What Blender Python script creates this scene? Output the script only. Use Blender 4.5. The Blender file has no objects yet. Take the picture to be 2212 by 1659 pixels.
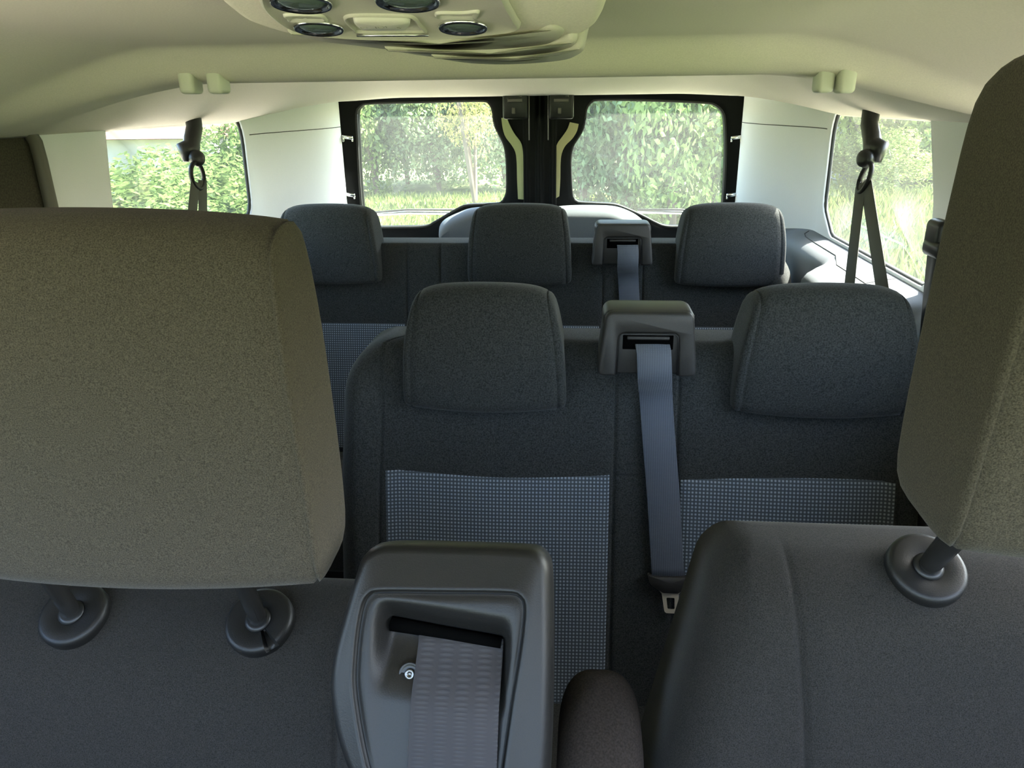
import bpy, bmesh, math, random
from mathutils import Vector, Matrix, noise
random.seed(7)
C = bpy.context.scene.collection
H = 1.42                       # height of the lens above the van floor
GROUND = -0.40                 # outside ground below the van floor
F = 1640.0                     # focal length in pixels of the 2212 px wide frame
# ------------------------------------------------------------------ camera
def _basis(vp, roll):
    y = Vector(((vp[0]-1106)/F, -(vp[1]-829.5)/F, -1)).normalized()
    r = math.radians(roll)
    up = Vector((math.sin(r), math.cos(r), 0))
    z = (up - up.dot(y)*y).normalized()
    return Matrix((y.cross(z), y, z))
ROT = _basis((1255, 215), 1.0)
EYE = Vector((0.15, 0, H))
cam = bpy.data.cameras.new('camera'); camo = bpy.data.objects.new('camera', cam); C.objects.link(camo)
camo.matrix_world = Matrix.Translation(EYE) @ ROT.to_4x4()
cam.sensor_width = 36; cam.lens = F/2212*36; cam.clip_start = 0.02; cam.clip_end = 400
bpy.context.scene.camera = camo
def ray(px, py):
    return (ROT @ Vector(((px-1106)/F, -(py-829.5)/F, -1))).normalized()
def at(px, py, Y=None, X=None, Z=None, plane=None):
    d = ray(px, py)
    if plane: p0, n = plane; t = (p0-EYE).dot(n)/d.dot(n)
    elif Y is not None: t = (Y-EYE.y)/d.y
    elif X is not None: t = (X-EYE.x)/d.x
    else: t = (Z-EYE.z)/d.z
    return EYE + d*t
# ------------------------------------------------------------------ materials
def nodes(name):
    m = bpy.data.materials.new(name); m.use_nodes = True
    nt = m.node_tree; return m, nt, nt.nodes, nt.links, nt.nodes['Principled BSDF']
def simple(name, col, rough=.5, metal=0, spec=.5, grain=0, gscale=300, bump=0, bscale=400, coat=0, sheen=0):
    m, nt, N, L, b = nodes(name)
    b.inputs['Base Color'].default_value = (*col, 1); b.inputs['Roughness'].default_value = rough
    b.inputs['Metallic'].default_value = metal; b.inputs['Specular IOR Level'].default_value = spec
    b.inputs['Coat Weight'].default_value = coat
    if sheen:
        b.inputs['Sheen Weight'].default_value = sheen; b.inputs['Sheen Roughness'].default_value = .45
    tc = N.new('ShaderNodeTexCoord')
    if grain:
        n = N.new('ShaderNodeTexNoise'); n.inputs['Scale'].default_value = gscale; n.inputs['Detail'].default_value = 2
        L.new(tc.outputs['Object'], n.inputs['Vector'])
        r = N.new('ShaderNodeMapRange'); r.inputs['From Min'].default_value = .3; r.inputs['From Max'].default_value = .7
        r.inputs['To Min'].default_value = 1-grain; r.inputs['To Max'].default_value = 1+grain
        L.new(n.outputs['Fac'], r.inputs['Value'])
        mx = N.new('ShaderNodeMix'); mx.data_type = 'RGBA'; mx.blend_type = 'MULTIPLY'; mx.inputs[0].default_value = 1
        mx.inputs[6].default_value = (*col, 1); L.new(r.outputs['Result'], mx.inputs[7])
        L.new(mx.outputs[2], b.inputs['Base Color'])
    if bump:
        n2 = N.new('ShaderNodeTexNoise'); n2.inputs['Scale'].default_value = bscale
        L.new(tc.outputs['Object'], n2.inputs['Vector'])
        bp = N.new('ShaderNodeBump'); bp.inputs['Strength'].default_value = bump; bp.inputs['Distance'].default_value = .001
        L.new(n2.outputs['Fac'], bp.inputs['Height']); L.new(bp.outputs['Normal'], b.inputs['Normal'])
    return m
def weave(name, dark, light, pitch, pz=None, lo=.1, hi=.8, rough=.9, sheen=.2):
    """rows of little woven dots"""
    m, nt, N, L, b = nodes(name)
    tc = N.new('ShaderNodeTexCoord'); sp = N.new('ShaderNodeSeparateXYZ'); L.new(tc.outputs['Object'], sp.inputs[0])
    def wave(out, p):
        a = N.new('ShaderNodeMath'); a.operation = 'MULTIPLY'; a.inputs[1].default_value = 2*math.pi/p; L.new(out, a.inputs[0])
        s = N.new('ShaderNodeMath'); s.operation = 'SINE'; L.new(a.outputs[0], s.inputs[0])
        h = N.new('ShaderNodeMath'); h.operation = 'MULTIPLY_ADD'; h.inputs[1].default_value = .5; h.inputs[2].default_value = .5
        L.new(s.outputs[0], h.inputs[0]); return h
    w1 = wave(sp.outputs['X'], pitch); w2 = wave(sp.outputs['Z'], pz or pitch)
    mu = N.new('ShaderNodeMath'); mu.operation = 'MULTIPLY'; L.new(w1.outputs[0], mu.inputs[0]); L.new(w2.outputs[0], mu.inputs[1])
    r = N.new('ShaderNodeMapRange'); r.inputs['From Min'].default_value = lo; r.inputs['From Max'].default_value = hi
    L.new(mu.outputs[0], r.inputs['Value'])
    mx = N.new('ShaderNodeMix'); mx.data_type = 'RGBA'; mx.inputs[6].default_value = (*dark, 1); mx.inputs[7].default_value = (*light, 1)
    L.new(r.outputs['Result'], mx.inputs[0]); L.new(mx.outputs[2], b.inputs['Base Color'])
    b.inputs['Roughness'].default_value = rough; b.inputs['Specular IOR Level'].default_value = .25
    b.inputs['Sheen Weight'].default_value = sheen
    bp = N.new('ShaderNodeBump'); bp.inputs['Strength'].default_value = .4; bp.inputs['Distance'].default_value = .001
    L.new(r.outputs['Result'], bp.inputs['Height']); L.new(bp.outputs['Normal'], b.inputs['Normal'])
    return m
def glass(name, tint, refl=.02, veil=.009):
    m = bpy.data.materials.new(name); m.use_nodes = True; nt = m.node_tree; N, L = nt.nodes, nt.links
    N.remove(N['Principled BSDF']); o = N['Material Output']
    t = N.new('ShaderNodeBsdfTransparent'); t.inputs[0].default_value = (*tint, 1)
    g = N.new('ShaderNodeBsdfGlossy'); g.inputs['Roughness'].default_value = .03
    lw = N.new('ShaderNodeLayerWeight'); pw = N.new('ShaderNodeMath'); pw.operation = 'POWER'; pw.inputs[1].default_value = 5; L.new(lw.outputs['Facing'], pw.inputs[0])
    fr = N.new('ShaderNodeMath'); fr.operation = 'MULTIPLY_ADD'; fr.inputs[1].default_value = .5; fr.inputs[2].default_value = refl; L.new(pw.outputs[0], fr.inputs[0])
    mx = N.new('ShaderNodeMixShader'); L.new(fr.outputs[0], mx.inputs[0]); L.new(t.outputs[0], mx.inputs[1]); L.new(g.outputs[0], mx.inputs[2])
    h = N.new('ShaderNodeBsdfTranslucent'); h.inputs[0].default_value = (1, 1, .95, 1)       # glare haze put into the pane as a translucent veil
    m2 = N.new('ShaderNodeMixShader'); m2.inputs[0].default_value = veil; L.new(mx.outputs[0], m2.inputs[1]); L.new(h.outputs[0], m2.inputs[2])
    L.new(m2.outputs[0], o.inputs[0]); return m
def leafmat(name, a, b2, trans=.45):
    m = bpy.data.materials.new(name); m.use_nodes = True; nt = m.node_tree; N, L = nt.nodes, nt.links
    N.remove(N['Principled BSDF']); o = N['Material Output']
    g = N.new('ShaderNodeNewGeometry')
    mx = N.new('ShaderNodeMix'); mx.data_type = 'RGBA'; mx.inputs[6].default_value = (*a, 1); mx.inputs[7].default_value = (*b2, 1)
    L.new(g.outputs['Random Per Island'], mx.inputs[0])
    d = N.new('ShaderNodeBsdfDiffuse'); t = N.new('ShaderNodeBsdfTranslucent')
    L.new(mx.outputs[2], d.inputs[0]); L.new(mx.outputs[2], t.inputs[0])
    ms = N.new('ShaderNodeMixShader'); ms.inputs[0].default_value = trans
    L.new(d.outputs[0], ms.inputs[1]); L.new(t.outputs[0], ms.inputs[2]); L.new(ms.outputs[0], o.inputs[0]); return m
FABRIC = simple('seat_fabric', (.033, .034, .0325), .95, spec=.12, grain=.5, gscale=420, bump=.35, bscale=700, sheen=.10)
FABRIC_WARM = simple('seat_fabric_warm_light', (.024, .022, .0195), .95, spec=.12, grain=.45, gscale=1000, bump=.35, bscale=1200, sheen=.07)  # same fabric as the benches, the cab's warm light tinted into it
FABRIC_LIT = simple('front_fabric_lit', (.052, .045, .034), .95, spec=.12, grain=.45, gscale=1000, bump=.35, bscale=1200, sheen=.07)  # same front fabric with the light on the headrests put into its colour
INSERT = weave('insert_fabric', (.060, .070, .080), (.27, .31, .35), .0066)
WEB = weave('belt_webbing', (.080, .090, .11), (.11, .12, .145), .004, .0022, rough=.7)
WEB_DARK = weave('front_belt_webbing', (.030, .028, .031), (.040, .038, .042), .0155, .0026, rough=.7)
PLASTIC = simple('dark_plastic', (.009, .0085, .008), .45, spec=.35, grain=.1, gscale=900, bump=.15, bscale=900)
GUIDE = simple('guide_plastic', (.030, .028, .026), .5, spec=.4, grain=.1, gscale=900, bump=.15, bscale=900)
BLACK = simple('black_plastic', (.012, .012, .012), .4, spec=.4)
RUBBER = simple('rubber_seal', (.02, .02, .018), .7)
STEEL_BLACK = simple('black_post_metal', (.015, .014, .013), .25, spec=.5)
LINER = simple('headliner_cloth', (.74, .68, .60), .95, spec=.1, grain=.05, gscale=500, bump=.15, bscale=700)
TRIM = simple('light_grey_trim', (.78, .79, .80), .6, spec=.3, grain=.02, gscale=500)
DARKTRIM = simple('mid_grey_trim', (.13, .14, .15), .6, spec=.3, grain=.08, gscale=600)
CARPET = simple('floor_mat', (.05, .05, .05), .95, grain=.3)
PAINT = simple('black_door_paint', (.004, .004, .004), .5, spec=.12)
FLANGE = simple('beige_strip', (.50, .46, .24), .4)
STRIP_GREEN = simple('green_beige_strip', (.42, .46, .24), .4)
CHROME = simple('chrome', (.75, .75, .73), .15, metal=1)
TONGUE = simple('belt_tongue_steel', (.66, .57, .44), .32, metal=.35)
CONSOLE = simple('console_plastic', (.50, .47, .42), .5, spec=.4, grain=.03, gscale=800)
LENS = simple('lamp_lens', (.10, .13, .12), .12, spec=.8, coat=.6)
BUTTON = simple('switch_cap', (.60, .57, .52), .4)
INK = simple('switch_symbol_ink', (.30, .28, .25), .5)
SLIDE = simple('dark_door_panel', (.060, .054, .040), .9, spec=.1, grain=.3, gscale=300)
GLASS = glass('clear_glass', (.93, .96, .94)); REARGLASS = glass('rear_glass', (.90, .95, .92), veil=.017)
# ------------------------------------------------------------------ scene-graph helpers
def tag(o, label=None, cat=None, group=None, kind=None):
    if label: o['label'] = label
    if cat: o['category'] = cat
    if group: o['group'] = group
    if kind: o['kind'] = kind
    return o
def empty(name, loc=(0, 0, 0)):
    o = bpy.data.objects.new(name, None); C.objects.link(o); o.location = loc; o.empty_display_size = .05; return o
def parent(o, p):
    if p is None: return o
    o.parent = p
    q = p; off = Vector()
    while q is not None: off += q.location; q = q.parent
    o.location -= off
    return o
def link(name, bm, mat, par=None, smooth=True, sharp=None):
    bmesh.ops.recalc_face_normals(bm, faces=bm.faces[:])
    me = bpy.data.meshes.new(name); bm.to_mesh(me); bm.free()
    o = bpy.data.objects.new(name, me); C.objects.link(o)
    for m in (mat if isinstance(mat, (list, tuple)) else [mat]): me.materials.append(m)
    if smooth:
        for p in me.polygons: p.use_smooth = True
        if sharp: me.set_sharp_from_angle(angle=math.radians(sharp))
    return parent(o, par)
# ------------------------------------------------------------------ mesh helpers
def rings(bm, rs, close=True, cap0=True, cap1=True):
    """loft closed loops of equal length; caps are fans"""
    vs = [[bm.verts.new(p) for p in r] for r in rs]
    n = len(rs[0])
    for a, b in zip(vs, vs[1:]):
        for i in range(n if close else n-1):
            j = (i+1) % n
            bm.faces.new((a[i], a[j], b[j], b[i]))
    for flag, r in ((cap0, vs[0]), (cap1, vs[-1])):
        if flag and close:
            c = bm.verts.new(sum((v.co for v in r), Vector())/n)
            for i in range(n): bm.faces.new((r[i], r[(i+1) % n], c))
    return vs
def grid(bm, rows): return rings(bm, rows, close=False, cap0=False, cap1=False)
def box(bm, c, s, bev=0, rot=None, segs=2):
    r = bmesh.ops.create_cube(bm, size=1)
    M = Matrix.Translation(Vector(c)) @ (rot.to_4x4() if rot else Matrix()) @ Matrix.Diagonal((*s, 1))
    bmesh.ops.transform(bm, matrix=M, verts=r['verts'])
    if bev:
        es = list({e for v in r['verts'] for e in v.link_edges})
        bmesh.ops.bevel(bm, geom=es, offset=bev, segments=segs, affect='EDGES', profile=.5)
def frame_of(d):
    d = d.normalized(); u = d.orthogonal().normalized(); return u, d.cross(u)
def tube(bm, pts, r, n=12, caps=True):
    pts = [Vector(p) for p in pts]; rs = []
    for i, p in enumerate(pts):
        d = (pts[min(i+1, len(pts)-1)] - pts[max(i-1, 0)]).normalized()
        if i == 0: u, v = frame_of(d)
        else:
            u = (u - u.dot(d)*d).normalized(); v = d.cross(u)
        rad = r[i] if isinstance(r, (list, tuple)) else r
        rs.append([p + (u*math.cos(a)+v*math.sin(a))*rad for a in (2*math.pi*k/n for k in range(n))])
    rings(bm, rs, cap0=caps, cap1=caps)
def lathe(bm, p, axis, prof, n=40, sx=1):
    """prof: (radius, height) along axis"""
    u, v = frame_of(axis); axis = axis.normalized()
    rings(bm, [[p + axis*h + (u*math.cos(a)+v*math.sin(a))*max(r, 1e-5) for a in (2*math.pi*k/n for k in range(n))] for r, h in prof])
def ribbon(bm, pts, wdirs, width, thick=.0014):
    """webbing: a thin solid strip along pts"""
    pts = [Vector(p) for p in pts]; rs = []
    for i, p in enumerate(pts):
        d = (pts[min(i+1, len(pts)-1)] - pts[max(i-1, 0)]).normalized()
        w = Vector(wdirs[i] if isinstance(wdirs, list) else wdirs); w = (w - w.dot(d)*d).normalized(); n = d.cross(w)
        hw = (width[i] if isinstance(width, (list, tuple)) else width)/2; t = thick/2
        rs.append([p-w*hw-n*t*.4, p-w*hw*.97-n*t, p+w*hw*.97-n*t, p+w*hw-n*t*.4, p+w*hw+n*t*.4, p+w*hw*.97+n*t, p-w*hw*.97+n*t, p-w*hw+n*t*.4])
    rings(bm, rs)
def smooth_loop(pts, n=96, closed=True):
    """Catmull-Rom through pts, resampled evenly"""
    P = [Vector(p) for p in pts]; m = len(P); dense = []
    for i in range(m if closed else m-1):
        g = lambda k: P[k % m] if closed else P[min(max(k, 0), m-1)]
        a, b, c, d = g(i-1), g(i), g(i+1), g(i+2)
        for k in range(16):
            t = k/16
            dense.append(.5*((2*b)+(c-a)*t+(2*a-5*b+4*c-d)*t*t+(3*b-a-3*c+d)*t**3))
    if not closed: dense.append(P[-1])
    return resample(dense, n, closed)
def resample(P, n, closed=True):
    P = [Vector(p) for p in P]
    if closed: P = P + [P[0]]
    L = [0]
    for a, b in zip(P, P[1:]): L.append(L[-1]+(b-a).length)
    out = []; j = 0
    for k in range(n):
        t = L[-1]*k/(n if closed else n-1)
        while j < len(L)-2 and L[j+1] < t: j += 1
        s = (t-L[j])/max(L[j+1]-L[j], 1e-9); out.append(P[j].lerp(P[j+1], min(max(s, 0), 1)))
    return out
def round_poly(pts, n=96, segs=6):
    """pts: (x, y, radius) 2-D corners -> evenly resampled loop of 2-D vectors"""
    out = []; m = len(pts)
    for i in range(m):
        p = Vector(pts[i][:2]); a = Vector(pts[i-1][:2]); b = Vector(pts[(i+1) % m][:2]); r = pts[i][2]
        da, db = (a-p).normalized(), (b-p).normalized()
        ang = da.angle(db); t = min(r/max(math.tan(ang/2), 1e-3), (a-p).length*.49, (b-p).length*.49)
        for k in range(segs+1):
            s = k/segs; q0, q1 = p+da*t, p+db*t
            out.append(q0*(1-s)**2 + p*2*s*(1-s) + q1*s*s)
    return resample(out, n)
def inset(loop, d, up):
    """move a planar loop inwards by d (up = plane normal)"""
    n = len(loop); c = sum(loop, Vector())/n; out = []
    for i in range(n):
        t = loop[(i+1) % n]-loop[i-1]; nn = t.cross(up).normalized()
        out.append((loop[i], nn))
    s = 1 if sum((c-p).dot(q) for p, q in out) > 0 else -1
    return [p+q*s*d for p, q in out]
def sstep(a, b, x):
    t = min(max((x-a)/(b-a), 0), 1); return t*t*(3-2*t)
def lerp(a, b, t): return a+(b-a)*t

# ================================================================== SHELL
XG = .86                                   # glass plane of the side walls
def zl(z): return z+H                      # heights are written relative to the lens
def hc(Y):                                 # headliner height along the middle
    z = lerp(.072, .030, sstep(1.03, 1.13, Y))
    z = lerp(z, .105, sstep(1.20, 1.42, Y))
    return lerp(z, .014, sstep(2.25, 2.74, Y))
def xe(Y): return lerp(.845, .70, sstep(2.28, 2.76, Y))
def ze(Y): return lerp(-.047, .004, sstep(2.2, 2.74, Y))
def liner(X, Y):
    ax = abs(X); e = xe(Y)
    inner = lerp(.40, .46, sstep(1.1, 1.5, Y))
    t = min(max((ax-inner)/(e-inner), 0), 1)
    s = lerp(sstep(0, 1, t), t, .25)
    # the cross beam fades out into the side coves
    return lerp(hc(Y), ze(Y), s)
def liner_hit(px, py):
    d = ray(px, py); t = .3
    while t < 4:
        p = EYE+d*t
        if p.z-H > liner(p.x, p.y): return p
        t += .004
    return p
bm = bmesh.new(); rows = []
Ys = [-.45+.05*i for i in range(28)]+[.95+.0125*i for i in range(1, 45)]+[1.5125+.04*i for i in range(1, 32)]
Ys = sorted(set(round(y, 4) for y in Ys if y < 2.74))+[2.75]
for Y in Ys:
    row = []
    for i in range(97):
        s = -1+2*i/96; X = s*xe(Y); row.append(Vector((X, Y, zl(liner(X, Y)))))
    # rolled lower edge of the rails
    l, r = row[0], row[-1]
    row = [l+Vector((-.02, 0, .02)), l+Vector((-.008, 0, -.004))]+row+[r+Vector((.008, 0, -.004)), r+Vector((.02, 0, .02))]
    rows.append(row)
rows.append([Vector((p.x, 2.765, p.z+.004)) for p in rows[-1]]); rows.append([Vector((p.x, 2.77, p.z+.05)) for p in rows[-1]])
grid(bm, rows)
ceiling = link('ceiling', bm, LINER); tag(ceiling, 'pale beige cloth headliner with a cross beam above the middle seats', 'ceiling', kind='structure')
bm = bmesh.new(); box(bm, (0, 1.24, zl(.19)), (1.84, 3.44, .02)); link('roof_skin', bm, PAINT, ceiling)
bm = bmesh.new(); box(bm, (0, .9, -.02), (1.8, 3.9, .04))
tag(link('floor', bm, CARPET), 'dark grey van floor under the seats', 'floor', kind='structure')
# ---- side walls
def wallx(Y, z):                            # inner face of a wall (positive side), z relative to the lens
    x = lerp(XG-.012, .692, sstep(2.34, 2.76, Y)**.9)
    zt = -.375-.055*sstep(2.34, 2.76, Y)
    t = min(max((zt-z)/.065, 0), 1)                    # ledge below the windows
    xin = lerp(.775, .70, sstep(1.465, 1.52, Y)*(1-sstep(1.90, 2.02, Y)))
    return min(x, lerp(XG-.012, xin, 1-(1-t)**3)) if z < zt else x
def wall(side, name, wins):
    sg = -1 if side == 'left' else 1
    root = empty(name, (sg*XG, 1.2, 0))
    tag(root, f'pale grey {side} side wall of the van with window pillars', 'wall', kind='structure')
    P = lambda y, z, dx=0: Vector((sg*(wallx(y, z)+dx), y, zl(z)))
    # pillars with rounded window openings: each window lies in its own cell of the wall
    NN = 88
    bm = bmesh.new()
    for (y0, y1, loop) in wins:
        zt, zb = .12, -.375
        L = round_poly(loop, NN)
        c = Vector((sum(p.x for p in L)/NN, sum(p.y for p in L)/NN))
        R = []
        for p in L:                          # matched points on the cell's border
            d = p-c; k = 1e9
            if d.x > 1e-6: k = min(k, (y1-c.x)/d.x)
            if d.x < -1e-6: k = min(k, (y0-c.x)/d.x)
            if d.y > 1e-6: k = min(k, (zt-c.y)/d.y)
            if d.y < -1e-6: k = min(k, (zb-c.y)/d.y)
            R.append(c+d*k)
        for cr in ((y0, zt), (y0, zb), (y1, zt), (y1, zb)):
            i = min(range(NN), key=lambda i: (R[i]-Vector(cr)).length); R[i] = Vector(cr)
        rr = [[P(p.x, p.y, .012) for p in L], [P(p.x, p.y, .003) for p in L]]
        for t in (.03, .1, .22, .36, .5, .64, .78, .9, 1):
            rr.append([P(*(p.lerp(q, t)), 0) for p, q in zip(L, R)])
        rings(bm, rr, cap0=False, cap1=False)
    # the rear pillar beyond the windows
    yE = wins[-1][1]
    zlow = lambda y: -.375-.055*sstep(2.34, 2.76, y)
    grid(bm, [[P(lerp(yE, 2.76, i/24), lerp(zlow(lerp(yE, 2.76, i/24)), .12, j/20)) for j in range(21)] for i in range(25)])
    grid(bm, [[P(2.76, lerp(-.43, .12, j/20)) for j in range(21)], [P(2.775, lerp(-.43, .12, j/20), .008) for j in range(21)], [P(2.775, lerp(-.43, .12, j/20), .06) for j in range(21)]])
    link('pillar_trim', bm, TRIM, root)
    # seam across the rear pillar
    bm = bmesh.new(); tube(bm, [P(y, -.088+.02*(y-2.3), -.0002) for y in [2.34+.42*i/14 for i in range(15)]], .0012, 6); link('seam', bm, RUBBER, root)
    # ledge and lower panel
    prof = [(-.375, .0), (-.377, 0), (-.380, 0), (-.384, 0), (-.389, 0), (-.395, 0), (-.402, 0), (-.412, 0), (-.425, 0), (-.44, 0), (-.46, 0), (-.5, 0), (-.7, 0), (-1.0, 0), (-1.42, 0)]
    bm = bmesh.new()
    grid(bm, [[P(y, max(-1.42, z+zlow(y)+.375)) for z, _ in prof] for y in [-.9+.1*i for i in range(24)]+[1.43+.015*i for i in range(48)]+[2.16+.05*i for i in range(13)]])
    link('window_ledge', bm, DARKTRIM, root)
    bm = bmesh.new()
    grid(bm, [[P(y, z, -.004) for z in (-.36+.02*math.sin(0), -.40, -.44, -.5, -.7, -1.42)] for y in [2.27+.04*i for i in range(13)]])
    bm.free()
    for y0, y1, s in ((1.70, 1.70, 0), ):
        bm = bmesh.new(); tube(bm, [P(y0, z, -.0002) for z in [-.376-.0025*i for i in range(26)]], .0014, 6); link('seam', bm, RUBBER, root)
    bm = bmesh.new(); tube(bm, [P(y, z, -.0003) for y, z in [(2.36, -.3785), (2.345, -.384), (2.31, -.3865), (2.26, -.387)]+[(2.2-.06*i, -.387) for i in range(12)]], .0014, 6)
    link('seam', bm, RUBBER, root)
    # outer skin
    bm = bmesh.new()
    box(bm, (sg*(XG+.06), 1.75, zl(-.92)), (.012, 2.1, 1.05)); box(bm, (sg*(XG+.06), .2, zl(-.95)), (.012, 1.3, .9)); box(bm, (sg*(XG+.05), 1.2, zl(.15)), (.03, 2.8, .09))
    link('outer_skin', bm, PAINT, root)
    return root, P
SW = [(1.615, -.028, .03), (2.31, -.02, .09), (2.30, -.30, .05), (2.20, -.368, .04), (1.58, -.368, .03), (1.585, -.2, .02)]
SD = [(.55, -.02, .05), (1.395, -.02, .06), (1.40, -.36, .05), (.55, -.36, .05)]
SWR = [(1.69, -.028, .03), (2.31, -.02, .09), (2.30, -.30, .05), (2.20, -.368, .04), (1.56, -.368, .03), (1.60, -.2, .02)]
SDR = [(.55, -.02, .05), (1.12, -.02, .06), (1.12, -.36, .05), (.55, -.36, .05)]
wl, PL = wall('left', 'wall_left', [(.45, 1.5, SD), (1.5, 2.34, SW)])
wr, PR = wall('right', 'wall_right', [(.45, 1.5, SDR), (1.5, 2.34, SWR)])
def pane(name, sg, loop, label, m=GLASS):
    L = round_poly(loop, 64); bm = bmesh.new()
    f = [Vector((sg*(XG+.001), p.x, zl(p.y))) for p in L]; c = sum(f, Vector())/64
    f = [c+(p-c)*1.03 for p in f]
    rings(bm, [f, [p+Vector((sg*.004, 0, 0)) for p in f]])
    o = link(name, bm, m); tag(o, label, 'window', kind='structure')
    bm = bmesh.new(); g = [c+(p-c)*1.004 for p in f]
    tube(bm, [c+(p-c)*.972+Vector((-sg*.003, 0, 0)) for p in f]+[c+(f[0]-c)*.972+Vector((-sg*.003, 0, 0))], .0055, 8)
    link('rubber_seal', bm, RUBBER, o)
    return o
pane('window_1', -1, SW, 'clear side window in the left wall beside the rear bench')
pane('window_2', 1, SWR, 'clear side window in the right wall beside the rear bench')
pane('window_3', 1, SDR, 'clear window behind the driver headrest in the right wall')
# dark sliding-door panel on the left
d3 = empty('door_3', (-XG, 1.0, 0)); tag(d3, 'dark brown side door panel with rounded corner at the left frame edge', 'door', kind='structure')
L = round_poly(SD, 72); bm = bmesh.new()
f = [Vector((-(XG+.006), p.x, zl(p.y))) for p in L]; c = sum(f, Vector())/72
rings(bm, [[c+(p-c)*1.02+Vector((-.02, 0, 0)) for p in f], [c+(p-c)*1.02 for p in f], [c+(p-c)*.97+Vector((.006, 0, 0)) for p in f], [c+(p-c)*.5+Vector((.007, 0, 0)) for p in f]], cap0=False)
link('door_panel', bm, SLIDE, d3)
bm = bmesh.new(); tube(bm, [c+(p-c)*.985+Vector((.016, 0, 0)) for p in f]+[c+(f[0]-c)*.985+Vector((.016, 0, 0))], .012, 10); link('rubber_seal', bm, simple('soft_seal', (.11, .10, .08), .6), d3)
# cab front: dashboard and front doors stand below and behind the lens
for sg, side in ((-1, 'left'), (1, 'right')):
    bm = bmesh.new(); box(bm, (sg*.865, -.15, zl(-.93)), (.05, 1.25, 1.0), .015); box(bm, (sg*.865, .46, zl(-.20)), (.05, .10, .5), .01); box(bm, (sg*.80, -.15, zl(.02)), (.10, 1.2, .12), .03)
    tube(bm, [(sg*.80, -.42, zl(.05)), (sg*.82, -.70, zl(-.22)), (sg*.84, -.92, zl(-.45))], .055, 10)
    tag(link('wall_front_'+side, bm, DARKTRIM), f'{side} front door lining and windscreen pillar', 'wall', kind='structure')
bm = bmesh.new(); box(bm, (0, -.62, zl(-.98)), (1.66, .75, .86), .06)
tag(link('wall_front', bm, BLACK), 'black dashboard lining below the windscreen', 'dashboard', kind='structure')

# ================================================================== REAR DOORS
YD = 2.81
def flat(pts, Y): return [at(x, y, Y=Y) for x, y in pts]
GL = [(770,246),(777,231),(795,224),(900,221),(1035,218),(1054,222),(1063,236),(1066,258),(1071,277),(1083,300),(1090,318),(1094,350),(1095,400),(1093,420),(1086,434),(1074,440),(1010,443),(990,450),(970,461),(938,480),(917,489),(860,491),(808,491),(792,486),(786,474),(781,445),(776,380),(772,300)]
GR = [(1264,258),(1267,236),(1276,222),(1295,216),(1400,217),(1520,222),(1545,227),(1560,240),(1566,262),(1568,330),(1564,420),(1558,470),(1550,484),(1535,489),(1465,490),(1435,488),(1415,480),(1384,464),(1342,446),(1318,441),(1258,438),(1244,434),(1237,424),(1234,390),(1233,345),(1237,318),(1246,302),(1258,282)]
def rear_door(name, glasspx, x0, x1, side):
    sg = -1 if side == 'left' else 1
    root = empty(name, ((x0+x1)/2, YD, 0)); tag(root, f'{side} rear barn door with black window frame', 'door', kind='structure')
    NN = 120
    L = smooth_loop(flat(glasspx, YD), NN)
    c = sum(L, Vector())/NN
    zt, zb = zl(.10), zl(-.56); R = []
    for p in L:
        d = p-c; k = 1e9
        for comp, lo, hi in ((0, x0, x1), (2, zb, zt)):
            if d[comp] > 1e-6: k = min(k, (hi-c[comp])/d[comp])
            if d[comp] < -1e-6: k = min(k, (lo-c[comp])/d[comp])
        R.append(c+d*k)
    for cr in ((x0, zt), (x0, zb), (x1, zt), (x1, zb)):
        v = Vector((cr[0], YD, cr[1])); i = min(range(NN), key=lambda i: (R[i]-v).length); R[i] = v
    up = Vector((0, 1, 0))
    bm = bmesh.new()
    rr = [[p+up*.05 for p in inset(L, .0, up)], L, [p-up*.004 for p in inset(L, -.006, up)]]
    a = rr[-1]
    rr += [[p.lerp(q, t)-up*(.004+.016*sstep(0, .6, t)) for p, q in zip(a, R)] for t in (.06, .14, .3, .6, 1)]
    rings(bm, rr, cap0=False, cap1=False)
    # door skin below the window
    box(bm, ((x0+x1)/2, YD+.06, zl(-1.0)), (x1-x0-.004, .06, .9))
    link('door_frame', bm, PAINT, root)
    bm = bmesh.new(); tube(bm, [p+up*.003 for p in inset(L, -.002, up)]+[inset(L, -.002, up)[0]+up*.003], .006, 8); link('rubber_seal', bm, RUBBER, root)
    bm = bmesh.new(); g = [p+up*.042 for p in inset(L, -.004, up)]
    rings(bm, [g, [p+up*.004 for p in g]]); link('window_pane', bm, REARGLASS, root)
    return root
xm = at(1167, 330, Y=YD).x
dl = rear_door('door_1', GL, -.80, xm-.012, 'left')
dr = rear_door('door_2', GR, xm+.012, .80, 'right')
# pale strips beside the middle seam
def strip(pl, pr, Y, mat, par, name='pale_strip'):
    a = smooth_loop(flat(pl, Y), 26, False); b = smooth_loop(flat(pr, Y), 26, False); bm = bmesh.new()
    off = Vector((0, .008, 0))
    rings(bm, [[p, q, q+off, p+off] for p, q in zip(a, b)])
    return link(name, bm, mat, par, sharp=40)
o = strip([(1083,255),(1086,278),(1092,296),(1104,312),(1113,328),(1116,350),(1117,390),(1119,430)], [(1094,253),(1102,272),(1112,290),(1124,306),(1129,322),(1131,350),(1132,390),(1131,431)], YD-.028, STRIP_GREEN, dl); o['label'] = 'pale green strip'
o = strip([(1231,264),(1225,280),(1214,296),(1204,310),(1200,326),(1200,350),(1200,390),(1200,429)], [(1250,268),(1246,284),(1236,300),(1222,314),(1214,330),(1211,350),(1210,390),(1208,424)], YD-.028, FLANGE, dr); o['label'] = 'pale yellow strip'
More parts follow.
